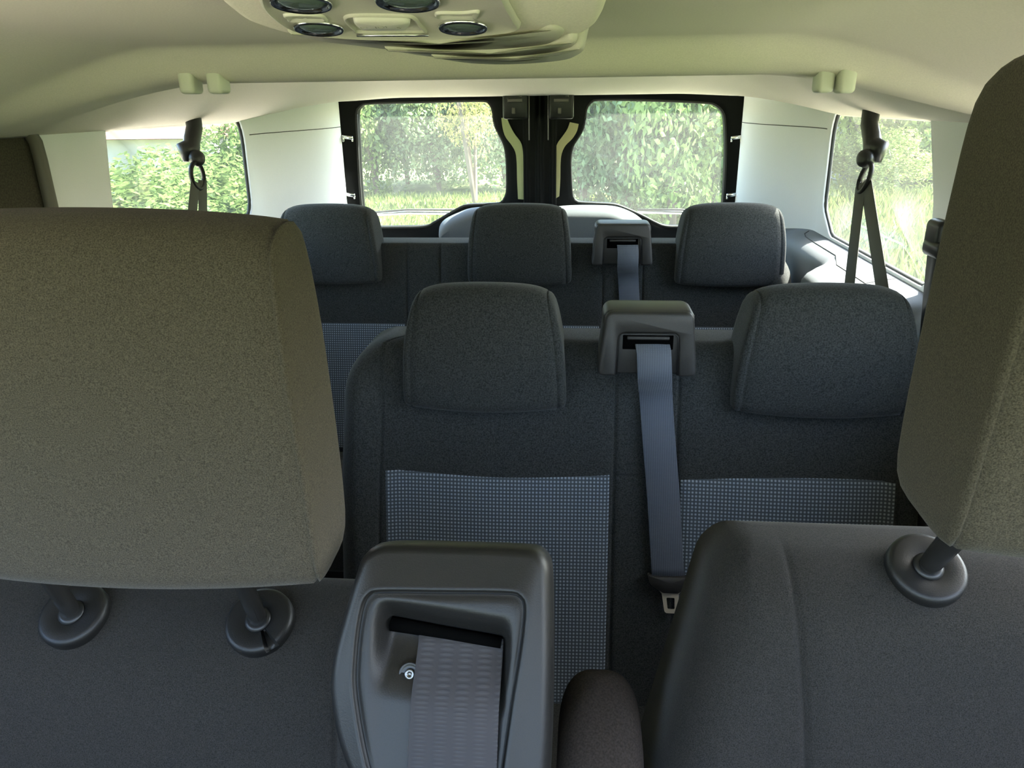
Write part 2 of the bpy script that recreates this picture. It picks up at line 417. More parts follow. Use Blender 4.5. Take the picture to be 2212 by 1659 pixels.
# middle seam: post with ribs, latch housings
post = empty('trim_1', (xm, YD, 0)); tag(post, 'black ribbed strip where the two rear doors meet', 'trim', kind='structure')
bm = bmesh.new()
pts = []
for i in range(25):
    u = -1+2*i/24; pts.append((u*.062, -.034-.012*max(0, math.cos(u*math.pi*2.5))*(1 if abs(u) < .75 else 0)+(.02 if abs(u) > .97 else 0)))
rr = [[Vector((xm+x, YD+y, z)) for x, y in pts] for z in (zl(-.47), zl(-.2), zl(.1))]
grid(bm, rr); link('post', bm, PAINT, post)
for k, (px, sgn) in enumerate(((1143, -1), (1184, 1))):
    bm = bmesh.new(); p = at(px, 300, Y=YD-.05); tube(bm, [(p.x, YD-.05, zl(.06)), (p.x, YD-.05, zl(-.13))], .0022, 6); link('bright_edge', bm, simple('edge_strip', (.28, .26, .25), .4), post)
for d, (xa, xb) in ((dl, (1088, 1141)), (dr, (1186, 1240))):
    a = at(xa, 254, Y=YD-.06); b = at(xb, 200, Y=YD-.06); bm = bmesh.new()
    box(bm, ((a.x+b.x)/2, YD-.065, (a.z+b.z)/2+.01), (b.x-a.x, .06, b.z-a.z+.03), .008)
    h = link('latch_housing', bm, BLACK, d)
    bm = bmesh.new(); cx = (a.x+b.x)/2
    box(bm, (cx-.005, YD-.098, a.z+.022), (.012, .006, .02), .002); box(bm, (cx, YD-.097, a.z+.055), (.05, .004, .012), .002); box(bm, (cx+.02, YD-.097, a.z+.085), (.01, .004, .04), .002)
    link('latch_catch', bm, simple('latch_metal', (.12, .11, .10), .4, metal=.5), h)
# check hooks at the outer edges
for d, spots, sg in ((dl, ((752, 297), (757, 421)), 1), (dr, ((1590, 297), (1580, 421)), -1)):
    for (px, py) in spots:
        p = at(px, py, Y=YD-.045); bm = bmesh.new()
        box(bm, (p.x, p.y, p.z), (.034, .012, .012), .003, Matrix.Rotation(.12*sg, 3, 'Y')); box(bm, (p.x-sg*.018, p.y, p.z-.003), (.008, .012, .024), .003)
        tube(bm, [p+Vector((sg*.014, 0, -.004)), p+Vector((sg*.014, 0, -.014))], .003, 8)
        link('check_hook', bm, CHROME, d)
# moulded trim humps below the windows
def hump(px, py_top, par, flip):
    """px: outline of the hump's top edge; a dark face with a sloped upper face running back to the glass"""
    n = 40
    top = smooth_loop([at(x, y, Y=YD-.022) for x, y in px], n, False)
    fr = smooth_loop([at(x, y, Y=YD-.10) for x, y in py_top], n, False)
    bm = bmesh.new()
    rr = [[p+Vector((0, .015, -.02)) for p in top], top]
    for t in (.2, .5, .8): rr.append([p.lerp(q, t)+Vector((0, -.006*math.sin(t*math.pi), .010*math.sin(t*math.pi))) for p, q in zip(top, fr)])
    rr.append(fr); rr.append([p+Vector((0, -.006, -.012)) for p in fr])
    rr.append([Vector((p.x, YD-.11, zl(-.60))) for p in fr])
    grid(bm, rr); return link('door_trim', bm, DARKTRIM, par, sharp=28)
hump([(948,508),(950,488),(962,473),(990,459),(1020,449),(1070,445),(1130,444),(1158,446)], [(949,520),(952,506),(965,494),(990,481),(1020,470),(1060,463),(1120,462),(1158,464)], dl, 1)
hump([(1172,452),(1200,446),(1240,443),(1290,443),(1325,445),(1350,452),(1374,464),(1391,478)], [(1172,472),(1200,466),(1240,465),(1290,466),(1325,468),(1350,476),(1372,490),(1386,510)], dr, -1)
bm = bmesh.new()
for x0, x1 in ((-.80, xm-.004), (xm+.004, .80)): box(bm, ((x0+x1)/2, YD-.06, zl(-.74)), (x1-x0, .085, .54), .02)
tag(link('trim_2', bm, DARKTRIM), 'dark grey lower lining across both rear doors', 'trim', kind='structure')
# wipers on the outside
for name, a, b, c2, lab in (('l', (784, 461), (880, 453), (1010, 453), 'thin wiper lying across the foot of the left rear window'), ('r', (1378, 453), (1470, 453), (1562, 461), 'thin wiper lying across the foot of the right rear window')):
    Y = YD+.075; root = empty('wiper', at(*b, Y=Y)); tag(root, lab, 'wiper', 'rear window wipers')
    p, q, r = at(*a, Y=Y), at(*b, Y=Y), at(*c2, Y=Y)
    bm = bmesh.new(); tube(bm, [p, q, r], .004, 8); link('blade', bm, RUBBER, root)
    bm = bmesh.new(); ribbon(bm, [p+Vector((0, .008, -.008)), q+Vector((0, .012, -.012)), r+Vector((0, .01, -.016))], (0, -.6, .8), .014, .004); link('wiper_arm', bm, CHROME, root)

# ================================================================== SEATS
def sweep_pad(bm, sec, stations, deform=None, n=56):
    """sec: (y, z) control loop; stations: (x, k) with k = size of the section there"""
    S = smooth_loop([Vector((0, y, z)) for y, z in sec], n); c = sum(S, Vector())/n; rs = []
    for x, k in stations:
        r = []
        for p in S:
            q = c+(p-c)*k; q.x = x
            r.append(deform(q) if deform else q)
        rs.append(r)
    rings(bm, rs)
def headrest(par, c, W, Ht, D=.10, taper=.82, bow=.012, seam=.82, mat=FABRIC, lean=.0, rnd=.9, crown=.5):
    """c: middle of the front face's foot.  A padded roll with an end cushion sewn on at each side"""
    sec = [(0, .04*Ht), (-.004, .3*Ht), (-.006, .6*Ht), (.003, .87*Ht), (.014, .962*Ht), (.034, Ht), (.065, .995*Ht), (D*.94, .93*Ht), (D, .74*Ht), (D, .45*Ht), (D*.98, .16*Ht), (D*.88, .015*Ht), (D*.45, -.01*Ht), (.012, -.005*Ht)]
    hw = W/2; st = []
    for u in [i/10 for i in range(-10, 11)]: st.append((u*hw*seam*.985, 1))
    g = hw*seam
    endp = [(g, .968), (g*1.008, .988), (lerp(g, hw, .40), .995), (lerp(g, hw, .70), .98), (lerp(g, hw, .90), .94), (lerp(g, hw, .98), .88), (hw, .72), (hw*1.001, .2)]
    st = [(-x, k) for x, k in reversed(endp)]+st+endp
    def deform(p):
        t = p.z/Ht; u = p.x/hw
        x = p.x*lerp(1, taper, min(max(t-.05, 0)/.95, 1.05)**1.8)
        z = p.z + bow*(1-u*u)*(1.0 if t > .5 else -1.0)*abs(2*t-1) - crown*.03*abs(u)**6*sstep(.5, 1, t)
        y = p.y + .008*u*u + lean*t
        return Vector((c[0]+x, c[1]+y, c[2]+z))
    bm = bmesh.new(); sweep_pad(bm, sec, st, deform)
    return link('headrest', bm, mat, par)
def hit_back(B, px, py, off=0):
    y = B.yf(B.z1)
    for _ in range(14):
        q = at(px, py, Y=y); y = .5*y+.5*(B.y(q.x, min(q.z-H, B.z1))-off)
    return at(px, py, Y=y)
class Back:
    """an upholstered seat back: front face y(x, z) with side bolsters, rounded edges and sewn seams"""
    def __init__(s, z0, z1, left, right, yf, seams, bulge, r=.05, thick=.12, hseams=(), rtop=.04):
        s.__dict__.update(locals())
    def y(s, x, z):
        l, r_ = s.left(z), s.right(z)
        y = s.yf(z) + s.bulge(x, z)
        d = min(x-l, r_-x)
        e1 = s.r - math.sqrt(max(s.r**2-(s.r-max(d, 0))**2, 0)) if d < s.r else 0
        dt = s.z1-z
        e2 = s.rtop - math.sqrt(max(s.rtop**2-(s.rtop-max(dt, 0))**2, 0)) if dt < s.rtop else 0
        y += max(e1, e2)+.2*min(e1, e2)
        for q in s.seams:
            e = abs(x-q(z)) if callable(q) else abs(x-q)
            y += .005*math.exp(-(e/.0028)**2)
        for (hz, xa, xb) in s.hseams:
            if xa <= x <= xb: y += .003*math.exp(-((z-hz)/.003)**2)
        return y
    def build(s, par, mat, name='backrest'):
        zs = [lerp(s.z0, s.z1-s.rtop, i/44) for i in range(45)]+[s.z1-s.rtop*(1-math.sin(i/10*math.pi/2)) for i in range(1, 11)]
        for hz, _, _ in s.hseams: zs += [hz-.006, hz-.003, hz, hz+.003, hz+.006]
        zs = sorted(zs); rows = []
        for z in zs:
            l, r_ = s.left(z), s.right(z)
            ks = [l]+[q(z) if callable(q) else q for q in s.seams]+[r_]; xs = []
            for j, (a, b) in enumerate(zip(ks, ks[1:])):
                a2 = a if j == 0 else a+.006; b2 = b if j == len(ks)-2 else b-.006
                if j == 0 or j == len(ks)-2:
                    xs += [lerp(a2, b2, (1-math.cos(i/20*math.pi))/2) for i in range(21)]
                else: xs += [lerp(a2, b2, i/16) for i in range(17)]
                if j < len(ks)-2: xs += [b-.0028, b, b+.0028]
            rows.append([Vector((x, s.y(x, z), zl(z))) for x in xs])
        def yb(p):
            dt = s.z1-(p.z-H); cut = (s.rtop-math.sqrt(max(s.rtop**2-(s.rtop-max(dt, 0))**2, 0)))*.8 if dt < s.rtop else 0
            return Vector((p.x, s.yf(p.z-H)+s.thick-cut, p.z))
        s.hit = lambda px, py, off=0: hit_back(s, px, py, off)
        bm = bmesh.new(); full = []
        for row in rows:
            full.append(row+[yb(p) for p in reversed(row)])
        vs = rings(bm, full, cap0=False, cap1=False)
        for r in (vs[0], vs[-1]):
            m = len(r)
            for i in range(m//2-1): bm.faces.new((r[i], r[i+1], r[m-2-i], r[m-1-i]))
        bmesh.ops.remove_doubles(bm, verts=bm.verts[:], dist=.0002)
        return link(name, bm, mat, par)
    def panel(s, par, mat, x0, x1, z0, z1, name='fabric_insert', n=24, lift=.0022):
        bm = bmesh.new(); rows = []
        us = [0, .012]+[lerp(.02, .98, i/n) for i in range(n+1)]+[.988, 1]
        for v in us:
            row = []
            for u in us:
                z = lerp(z0, z1(lerp(x0, x1, u)) if callable(z1) else z1, v); x = lerp(x0, x1, u)
                e = min(u, v, 1-u, 1-v); row.append(Vector((x, s.y(x, z)-(lift if e > .015 else (.001 if e > 0 else -.003)), zl(z))))
            rows.append(row)
        grid(bm, rows); return link(name, bm, mat, par)
def belt_guide(par, cx, yb, zt, W=.172, Ht=.115):
    """plastic belt outlet on top of a seat back: chunky hood with a recessed mouth"""
    bm = bmesh.new(); up = Vector((0, 1, 0)); hw = W/2
    out = [Vector((p.x+cx, yb, zl(zt)+p.y)) for p in round_poly([(-hw*.86, 0, .016), (hw*.86, 0, .016), (hw, -Ht, .010), (hw*.62, -Ht, .004), (hw*.58, -Ht*.32, .012), (-hw*.58, -Ht*.32, .012), (-hw*.62, -Ht, .004), (-hw, -Ht, .010)], 120)]
    i1 = inset(out, .0022, up); i2 = inset(out, .0045, up)
    vs = rings(bm, [[Vector((p.x, yb+dd, p.z)) for p in r] for r, dd in ((out, .085), (out, .02), (out, .006), (i1, .0015), (i2, 0))], cap0=False, cap1=False)
    bm.faces.new(vs[-1])
    root = link('belt_guide', bm, GUIDE, par, sharp=60)
    # hood top that rolls back over the seat
    bm = bmesh.new(); box(bm, (cx, yb+.047, zl(zt)-.018), (W*.90, .085, .037), .014, segs=4); link('guide_hood', bm, GUIDE, root)
    # recessed back plate and thin lip
    bm = bmesh.new(); box(bm, (cx, yb+.014, zl(zt)-Ht*.645), (W*.64, .012, Ht*.66), .003); link('back_plate', bm, GUIDE, root)
    bm = bmesh.new()
    P3 = [Vector((cx+u*hw, yb+.001, zl(zt)+v*Ht)) for u, v in ((-.60, -.97), (-.585, -.45), (-.57, -.36), (-.52, -.325), (0, -.32), (.52, -.325), (.57, -.36), (.585, -.45), (.60, -.97))]
    tube(bm, P3, .0011, 6); link('mouth_lip', bm, BLACK, root)
    # mouth: a black slab stands in for the shade inside the opening
    bm = bmesh.new(); box(bm, (cx, yb+.0085, zl(zt)-Ht*.475), (W*.50, .004, .026), .0015)
    link('slot', bm, simple('slot_shade', (.002, .002, .002), .95, spec=0), root)
    bm = bmesh.new(); box(bm, (cx, yb+.006, zl(zt)-Ht*.40), (W*.42, .008, .006), .002); link('slot_lip', bm, GUIDE, root)
    return root
def cushion(par, x0, x1, y0, y1, z, mat=FABRIC):
    bm = bmesh.new(); box(bm, ((x0+x1)/2, (y0+y1)/2, zl(z)-.07), (x1-x0, y1-y0, .14), .045, segs=5); link('seat_cushion', bm, mat, par)
    bm = bmesh.new(); box(bm, ((x0+x1)/2, (y0+y1)/2+.03, (zl(z)-.14)/2+.002), (x1-x0-.10, y1-y0-.14, zl(z)-.148), .02); link('seat_base', bm, BLACK, par)

# ---------------- middle bench
mid = empty('bench_seat', (.28, 1.3, 0)); tag(mid, 'middle row black two-seat bench with blue grey woven panels', 'seat', 'passenger benches')
XL2, XR2 = -.285, .80
def arcx(x_edge, z1, R, sg):                # rounded shoulder
    def f(z):
        d = z1-z
        k = R-math.sqrt(max(R*R-(R-min(d, R))**2, 0)) if d < R else 0
        return x_edge+sg*(k + .0*d)
    return f
zt2 = at(1150, 711, Y=1.41).z-H
l2 = lambda z: arcx(-.285, zt2, .10, 1)(z)-.012*sstep(-.45, -.75, z)
r2 = arcx(.765, zt2, .13, -1)
y2 = lambda z: 1.315 - .24*(zt2-z)
def bul2(x, z):
    b = -.028*math.exp(-((x+.255)/.05)**2)*sstep(-.40, -.52, z) - .028*math.exp(-((x-.755)/.03)**2)*sstep(-.40, -.52, z)
    for c0 in (-.02, .575): b += .010*math.exp(-((x-c0)/.12)**2)*sstep(-.60, -.50, z) - .010*math.exp(-((x-c0)/.2)**2)*sstep(-.55, -.70, z)
    return b
s2l = lambda z: max(-.205-.010*sstep(-.4, -.8, z), l2(z)+.014)
B2 = Back(-1.10, zt2, l2, r2, y2, [s2l, .222, .335, .725], bul2, r=.045, thick=.13, hseams=[(-.648, .222, .335)], rtop=.035)
B2.build(mid, FABRIC)
B2.panel(mid, INSERT, -.206, .218, -1.09, lambda x: -.640-.010*math.sin((x+.2)*7))
B2.panel(mid, INSERT, .339, .721, -1.09, lambda x: -.648+.012*math.sin((x-.34)*6))
headrest(mid, (-.016, 1.262, at(1048, 884, Y=1.262).z), .298, .212, D=.10, taper=.84, bow=.009, seam=.90)
headrest(mid, (.578, 1.262, at(1772, 896, Y=1.262).z), .305, .212, D=.10, taper=.84, bow=.009, seam=.90)
G2 = belt_guide(mid, .272, 1.255, -.338)
cushion(mid, -.28, .76, .70, 1.19, -1.08)
# ---------------- rear bench
rear = empty('bench_seat', (0, 2.15, 0)); tag(rear, 'rear row black three-seat bench in front of the rear doors', 'seat', 'passenger benches')
zt3 = at(1150, 514, Y=2.285).z-H
l3 = arcx(-.75, zt3, .05, 1); r3 = arcx(.752, zt3, .11, -1); y3 = lambda z: 2.185-.22*(zt3-z)
def bul3(x, z): return -.05*math.exp(-((x-.715)/.045)**2)*sstep(-.37, -.50, z) - .03*math.exp(-((x+.71)/.045)**2)*sstep(-.38, -.50, z)
B3 = Back(-1.0, zt3, l3, r3, y3, [-.655, -.35, -.25, .222, .335, .655], bul3, r=.04, thick=.12, rtop=.02)
B3.build(rear, FABRIC)
for a, b in ((-.651, -.354), (-.246, .218), (.339, .651)): B3.panel(rear, INSERT, a, b, -.99, -.612)
for c0 in (-.572, -.017, .572): headrest(rear, (c0, 2.125, at(1127, 613, Y=2.125).z), .298, .212, D=.10, taper=.88, bow=.007, seam=.90)
G3 = belt_guide(rear, .272, 2.125, -.322)
cushion(rear, -.67, .67, 1.60, 2.05, -1.0)

# ---------------- front passenger bench (left)
fb = empty('front_bench_seat', (-.3, .5, 0)); tag(fb, 'warm lit black front passenger bench with raised headrest and belt tower', 'seat')
ztf = at(700, 1268, Y=.63).z-H
yf = lambda z: .56-.40*(ztf-z)
lf = arcx(-.62, ztf, .08, 1); rf = arcx(.100, ztf, .05, -1)
BF = Back(-.95, ztf, lf, rf, yf, [-.50, -.0655], lambda x, z: 0, r=.05, thick=.13, rtop=.07)
BF.build(fb, FABRIC_WARM)
cushion(fb, -.60, .08, -.05, .34, -.92, FABRIC_WARM)
hb = Vector((-.2235, .525, 0))
# big headrest: its foot hovers above the back on two posts
pL = at(365, 1242, Y=.505)
HRW = .354; HRH = .284
h1 = headrest(fb, (-.2275, .490, pL.z), HRW, HRH, D=.082, taper=.94, bow=.008, seam=.972, mat=FABRIC_LIT, crown=.1)
def disc(par, c, axis, mat=PLASTIC, R=.033, notch=False):
    bm = bmesh.new(); axis = axis.normalized()
    prof = [(R*.99, -.004), (R, .002), (R*.99, .0055), (R*.93, .0085), (R*.84, .0098), (R*.5, .0085), (R*.36, .0075), (R*.34, .004)]
    if notch:
        u, v = frame_of(axis); n = 64; rs = []
        nd = Vector((.62, -.62, -.5)); a0 = math.atan2(nd.dot(v), nd.dot(u))
        for r, h in prof:
            ring = []
            for k in range(n):
                a = 2*math.pi*k/n; d = abs((a-a0+math.pi) % (2*math.pi)-math.pi)
                hh = h-.0065*(1-sstep(.10, .16, d)) if h > .003 else h
                ring.append(c+axis*hh+(u*math.cos(a)+v*math.sin(a))*r)
            rs.append(ring)
        rings(bm, rs, cap0=False)
    else: lathe(bm, c, axis, prof, 48)
    return link('guide_sleeve', bm, mat, par, sharp=50)
for k, (px, py) in enumerate(((163, 1330), (563, 1345))):
    c = hit_back(BF, px, py, .004); b = c; nrm = Vector((0, -.50, .86))
    disc(fb, c, nrm, notch=(.4 if k else False))
    bm = bmesh.new(); top = Vector((b.x, .54, pL.z+.02)); tube(bm, [c-nrm*.01, c+nrm*.003, c.lerp(top, .5), top], .0085, 16); link('post', bm, STEEL_BLACK, h1)
    bm = bmesh.new(); lathe(bm, c+nrm*.0075, nrm, [(.0125, 0), (.0125, .0015), (.010, .003), (.009, .0032)], 24); link('sleeve_collar', bm, BLACK, fb)

# ---------------- belt tower on the bench's inner shoulder
p0 = at(960, 1420, Y=.475); nT = Vector((0, -.86, .51)).normalized(); TP = (p0, nT)
tw_px = [(705,1500),(712,1420),(735,1330),(762,1240),(775,1205),(800,1182),(840,1173),(980,1175),(1130,1181),(1165,1190),(1184,1215),(1190,1260),(1192,1400),(1191,1500),(1188,1620),(1180,1720),(1150,1800),(1000,1830),(850,1820),(790,1780),(755,1700),(720,1600)]
T0 = smooth_loop([at(x, y, plane=TP) for x, y in tw_px], 140)
bm = bmesh.new()
rr = [([p-nT*.085 for p in T0])]+[[p-nT*d for p in inset(T0, i, nT)] for i, d in ((-.001, .04), (-.001, .020), (.0004, .011), (.0024, .0052), (.0056, .0016), (.009, 0))]
pan_px = [(762,1480),(764,1420),(770,1360),(780,1310),(794,1285),(822,1276),(960,1277),(1095,1279),(1124,1287),(1136,1310),(1132,1370),(1122,1440),(1110,1510),(1098,1590),(1085,1680),(1070,1770),(960,1790),(860,1780),(815,1730),(790,1650),(772,1560)]
Q0 = smooth_loop([at(x, y, plane=TP) for x, y in pan_px], 140)
# align loops
def align(a, b):
    n = len(a); ca = sum(a, Vector())/n; cb = sum(b, Vector())/n
    k = min(range(n), key=lambda s: sum(((a[i]-ca).normalized()-(b[(i+s) % n]-cb).normalized()).length for i in range(0, n, 7)))
    return [b[(i+k) % n] for i in range(n)]
Q0 = align(rr[-1], Q0)
rr += [[p+nT*.0 for p in inset(Q0, -.0035, nT)], [p+nT*.0012 for p in inset(Q0, -.0015, nT)], Q0, [p-nT*.006 for p in inset(Q0, .0008, nT)], [p-nT*.006 for p in inset(Q0, .0026, nT)]]
rings(bm, rr, cap0=False, cap1=False)
tower = link('belt_tower', bm, PLASTIC, fb)
# inner panel with a sunken mouth: height field over the panel's loop
def belt_mouth(p):
    """local depth below the rim plane for a point of the inner panel"""
    d = p-p0; ux = Vector((1, 0, 0)); uy = nT.cross(ux); return d.dot(ux), d.dot(uy)
slotA, slotB = [belt_mouth(at(x, y, plane=TP)) for x, y in ((845, 1362), (1072, 1402))]
def mouth_depth(x, y):
    ax, ay = slotA; bx, by = slotB; t = (x-ax)/(bx-ax)
    ys = lerp(ay, by, t)
    s = y-ys                                   # above the slot line (+)
    inx = sstep(-.22, -.02, t)*sstep(1.16, 1.02, t)
    dep = .024*inx*sstep(.026, .001, s) if s > 0 else .024*inx*(1-.88*sstep(0, -.055, s))
    return dep
inn = inset(Q0, .0026, nT); cen = sum(inn, Vector())/len(inn)
rr = []
for t in [0, .01, .03, .06]+[.1+.9*i/26 for i in range(26)]:
    ring = []
    for p in inn:
        q = p.lerp(cen, t); x, y = belt_mouth(q)
        crown = .002*sstep(0, .08, t)
        ring.append(q-nT*(.0045-crown+mouth_depth(x, y)*sstep(.0, .10, t)))
    rr.append(ring)
bm = bmesh.new(); rings(bm, rr, cap0=False); link('recess_panel', bm, PLASTIC, tower)
# slot opening, its deep shade put in as a black bar
bm = bmesh.new()
A, Bp = at(832, 1354, plane=TP), at(1078, 1398, plane=TP)
A -= nT*.0215; Bp -= nT*.0215
tube(bm, [A+(A-Bp).normalized()*.001, A, A.lerp(Bp, .15), A.lerp(Bp, .5), A.lerp(Bp, .85), Bp], [.003, .0062, .0058, .0052, .0052, .005], 14)
link('slot', bm, simple('slot_shade', (.002, .002, .002), .95, spec=0), tower)
# screw in a dished seat
sc = at(878, 1463, plane=TP); x_, y_ = belt_mouth(sc); sc = sc-nT*(.0028+mouth_depth(x_, y_))
bm = bmesh.new(); lathe(bm, sc, nT, [(.0090, -.002), (.0092, .0008), (.0082, .0012), (.0070, .0003), (.0055, .0002)], 28); link('screw_seat', bm, BLACK, tower)
bm = bmesh.new(); lathe(bm, sc+nT*.0002, nT, [(.0042, 0), (.0042, .0016), (.0034, .0022), (.0018, .0022), (.0016, .0008)], 24)
for k in range(6):
    u, v = frame_of(nT); a = k*math.pi/3; box(bm, sc+nT*.002+(u*math.cos(a)+v*math.sin(a))*.0025, (.0008, .0008, .0008))
link('screw', bm, simple('screw_steel', (.22, .22, .22), .35, metal=1), tower)
# webbing out of the tower's mouth
sb = empty('seat_belt', at(985, 1400, plane=TP)); tag(sb, 'wide dark belt webbing coming out of the slot of the front tower', 'seat belt', 'seat belts')
pts = []
up_ = nT.cross(Vector((1, 0, 0)))
for i in range(19):
    t = i/18
    yy = lerp(1384, 1790, t); q = at(lerp(988, 970, t), yy, plane=TP); x, y = belt_mouth(q)
    dep = mouth_depth(x, y); lift = .0024+.001*math.sin(t*3)
    pts.append(q-nT*dep*.93+nT*lift)
a, b = at(890, 1450, plane=TP), at(1083, 1470, plane=TP)
bm = bmesh.new(); ribbon(bm, pts, (b-a).normalized(), .069, .0014); link('webbing', bm, WEB_DARK, sb)

# ---------------- driver seat (right)
ds = empty('driver_seat', (.5, .5, 0)); tag(ds, 'warm lit black driver seat with tall headrest and folded armrest', 'seat')
ztd = at(1750, 1140, Y=.65).z-H
yd = lambda z: .565-.34*(ztd-z)
eL = at(1500, 1215, Y=.56).x
e1, e2 = at(1494, 1215, Y=.67), at(1412, 1500, Y=.62)
ld = lambda z: arcx(0, ztd, .04, 1)(z) + lerp(e1.x, e2.x, min(max((e1.z-H-z)/(e1.z-e2.z), -.3), 1.6))
rd = arcx(.755, ztd, .08, -1)
sx0 = at(1740, 1200, Y=.555).x
BD = Back(-.95, ztd, ld, rd, yd, [lambda z: sx0+.012*sstep(-.36, -.55, z), .66], lambda x, z: -.012*math.exp(-((x-.24)/.05)**2)*sstep(-.4, -.5, z), r=.055, thick=.13, rtop=.055)
BD.build(ds, FABRIC_WARM)
cushion(ds, .24, .75, -.05, .36, -.92, FABRIC_WARM)
hx = at(1990, 800, Y=.50).x
hw_ = .22; HB = at(2030, 1165, Y=.45).z
h2 = headrest(ds, (hx+.5*hw_+.0, .415, HB+.008), hw_, .283, D=.10, taper=1.0, bow=.004, seam=.95, mat=FABRIC_LIT, crown=.0, lean=-.02)
c = hit_back(BD, 1998, 1232, .004); nrm = Vector((.0, -.52, .86))
disc(ds, c, nrm)
bm = bmesh.new(); tube(bm, [c-nrm*.01, c+nrm*.003, c+nrm*.02, c+Vector((.006, -.03, .06)), Vector((c.x+.01, .47, HB+.05))], [.0085, .0085, .009, .011, .012], 16); link('post', bm, STEEL_BLACK, h2)
bm = bmesh.new(); lathe(bm, c+nrm*.0075, nrm, [(.0125, 0), (.0125, .0015), (.010, .003), (.009, .0032)], 24); link('sleeve_collar', bm, BLACK, ds)
# armrest folded up beside the seat
aL, aR = at(1200, 1590, Y=.55), at(1392, 1590, Y=.55); top = at(1300, 1494, Y=.56)
bm = bmesh.new(); hwid = (aR.x-aL.x)/2; cx = (aR.x+aL.x)/2
rr = []
for i in range(30):
    t = (i/29)**2; z = lerp(top.z-.0, top.z-.33, t)
    k = max(1-(1-min(t/.13, 1))**2.6, .003)**.5 if t < .13 else 1
    rr.append([Vector((cx+p.x*k*(1-.1*(1-min(t/.3, 1))), .575-.25*t*.33/.33+p.y*k, z)) for p in round_poly([(-hwid, -.045, .03), (hwid, -.045, .03), (hwid, .045, .03), (-hwid, .045, .03)], 40)])
rings(bm, rr); link('armrest', bm, simple('armrest_fabric', (.028, .022, .018), .95, spec=.1, grain=.3, gscale=600), ds)

# ================================================================== SEAT BELTS
def guide_belt(zt, yb, back, pts_px, label, Ys, wid=.058):
    s = empty('seat_belt', (.272, yb, 0)); tag(s, label, 'seat belt', 'seat belts')
    return s
# middle row: from the guide straight down to the tongue
s = empty('seat_belt', (.272, 1.25, 0)); tag(s, 'blue grey belt with steel tongue hanging down the middle bench', 'seat belt', 'seat belts')
pp = [Vector((at(1411, 735, Y=1.25).x, 1.277, zl(-.338)-.115*.46)), Vector((at(1411, 740, Y=1.25).x, 1.262, zl(-.338)-.115*.50)), Vector((at(1413, 760, Y=1.25).x, 1.2485, zl(-.338)-.115*.62)), Vector((at(1415, 805, Y=1.245).x, 1.243, zl(-.338)-.115*1.0))]
for (px, py) in ((1417, 860), (1424, 960), (1432, 1060), (1438, 1160), (1443, 1245)):
    q = at(px, py, Y=1.2)
    z = q.z-H
    yy = 1.2
    for _ in range(6):
        q = at(px, py, Y=yy); yy = B2.y(q.x, q.z-H)-.012
    pp.append(at(px, py, Y=yy))
bm = bmesh.new(); P_ = smooth_loop(pp, 30, False); ribbon(bm, P_, (1, 0, 0), .0585); link('webbing', bm, WEB, s)
e = P_[-1]; dn = (P_[-1]-P_[-3]).normalized(); w = Vector((1, 0, 0)); fn = w.cross(dn).normalized()
if fn.y > 0: fn = -fn
bm = bmesh.new()
out = round_poly([(-.040, .006, .006), (-.036, -.014, .010), (-.014, -.030, .008), (.014, -.030, .008), (.038, -.014, .010), (.040, .006, .006), (.030, .001, .004), (-.031, .001, .004)], 80)
to3 = lambda p, d: e+w*(p.x+.002)-dn*p.y+fn*d
rings(bm, [[to3(p*.96, -.005) for p in out], [to3(p, -.003) for p in out], [to3(p, .006) for p in out], [to3(p*.95, .009) for p in out]])
tg = link('belt_tongue', bm, BLACK if False else GUIDE, s)
o1 = round_poly([(-.024, -.022, .003), (-.0155, -.032, .004), (-.0125, -.070, .006), (.0125, -.070, .006), (.0155, -.032, .004), (.024, -.022, .003)], 60)
i1 = align([Vector((p.x, p.y, 0)) for p in o1], [Vector((p.x, p.y, 0)) for p in round_poly([(-.0075, -.040, .002), (-.0065, -.062, .002), (.0065, -.062, .002), (.0075, -.040, .002)], 60)])
bm = bmesh.new(); f3 = lambda L, d: [to3(p, d) for p in L]
rings(bm, [f3(o1, .0005), f3(o1, .0025), f3(i1, .0025), f3(i1, .0005), f3(o1, .0005)], cap0=False, cap1=False)
k = link('latch_plate', bm, TONGUE, tg, sharp=40); k['label'] = 'bare steel latch plate'
# rear row
s = empty('seat_belt', (.272, 2.1, 0)); tag(s, 'blue grey belt hanging straight down the rear bench', 'seat belt', 'seat belts')
pp = [Vector((at(1355, 535, Y=2.13).x, 2.147, zl(-.322)-.115*.46)), Vector((at(1355, 538, Y=2.13).x, 2.132, zl(-.322)-.115*.50)), Vector((at(1356, 550, Y=2.13).x, 2.1185, zl(-.322)-.115*.62)), Vector((at(1356, 570, Y=2.12).x, 2.113, zl(-.322)-.115*1.0))]
for (px, py) in ((1357, 600), (1359, 640), (1362, 700), (1366, 780), (1372, 860)):
    yy = 2.05
    for _ in range(6):
        q = at(px, py, Y=yy); yy = B3.y(q.x, q.z-H)-.010
    pp.append(at(px, py, Y=yy))
bm = bmesh.new(); ribbon(bm, smooth_loop(pp, 24, False), (1, 0, 0), .058); link('webbing', bm, WEB, s)
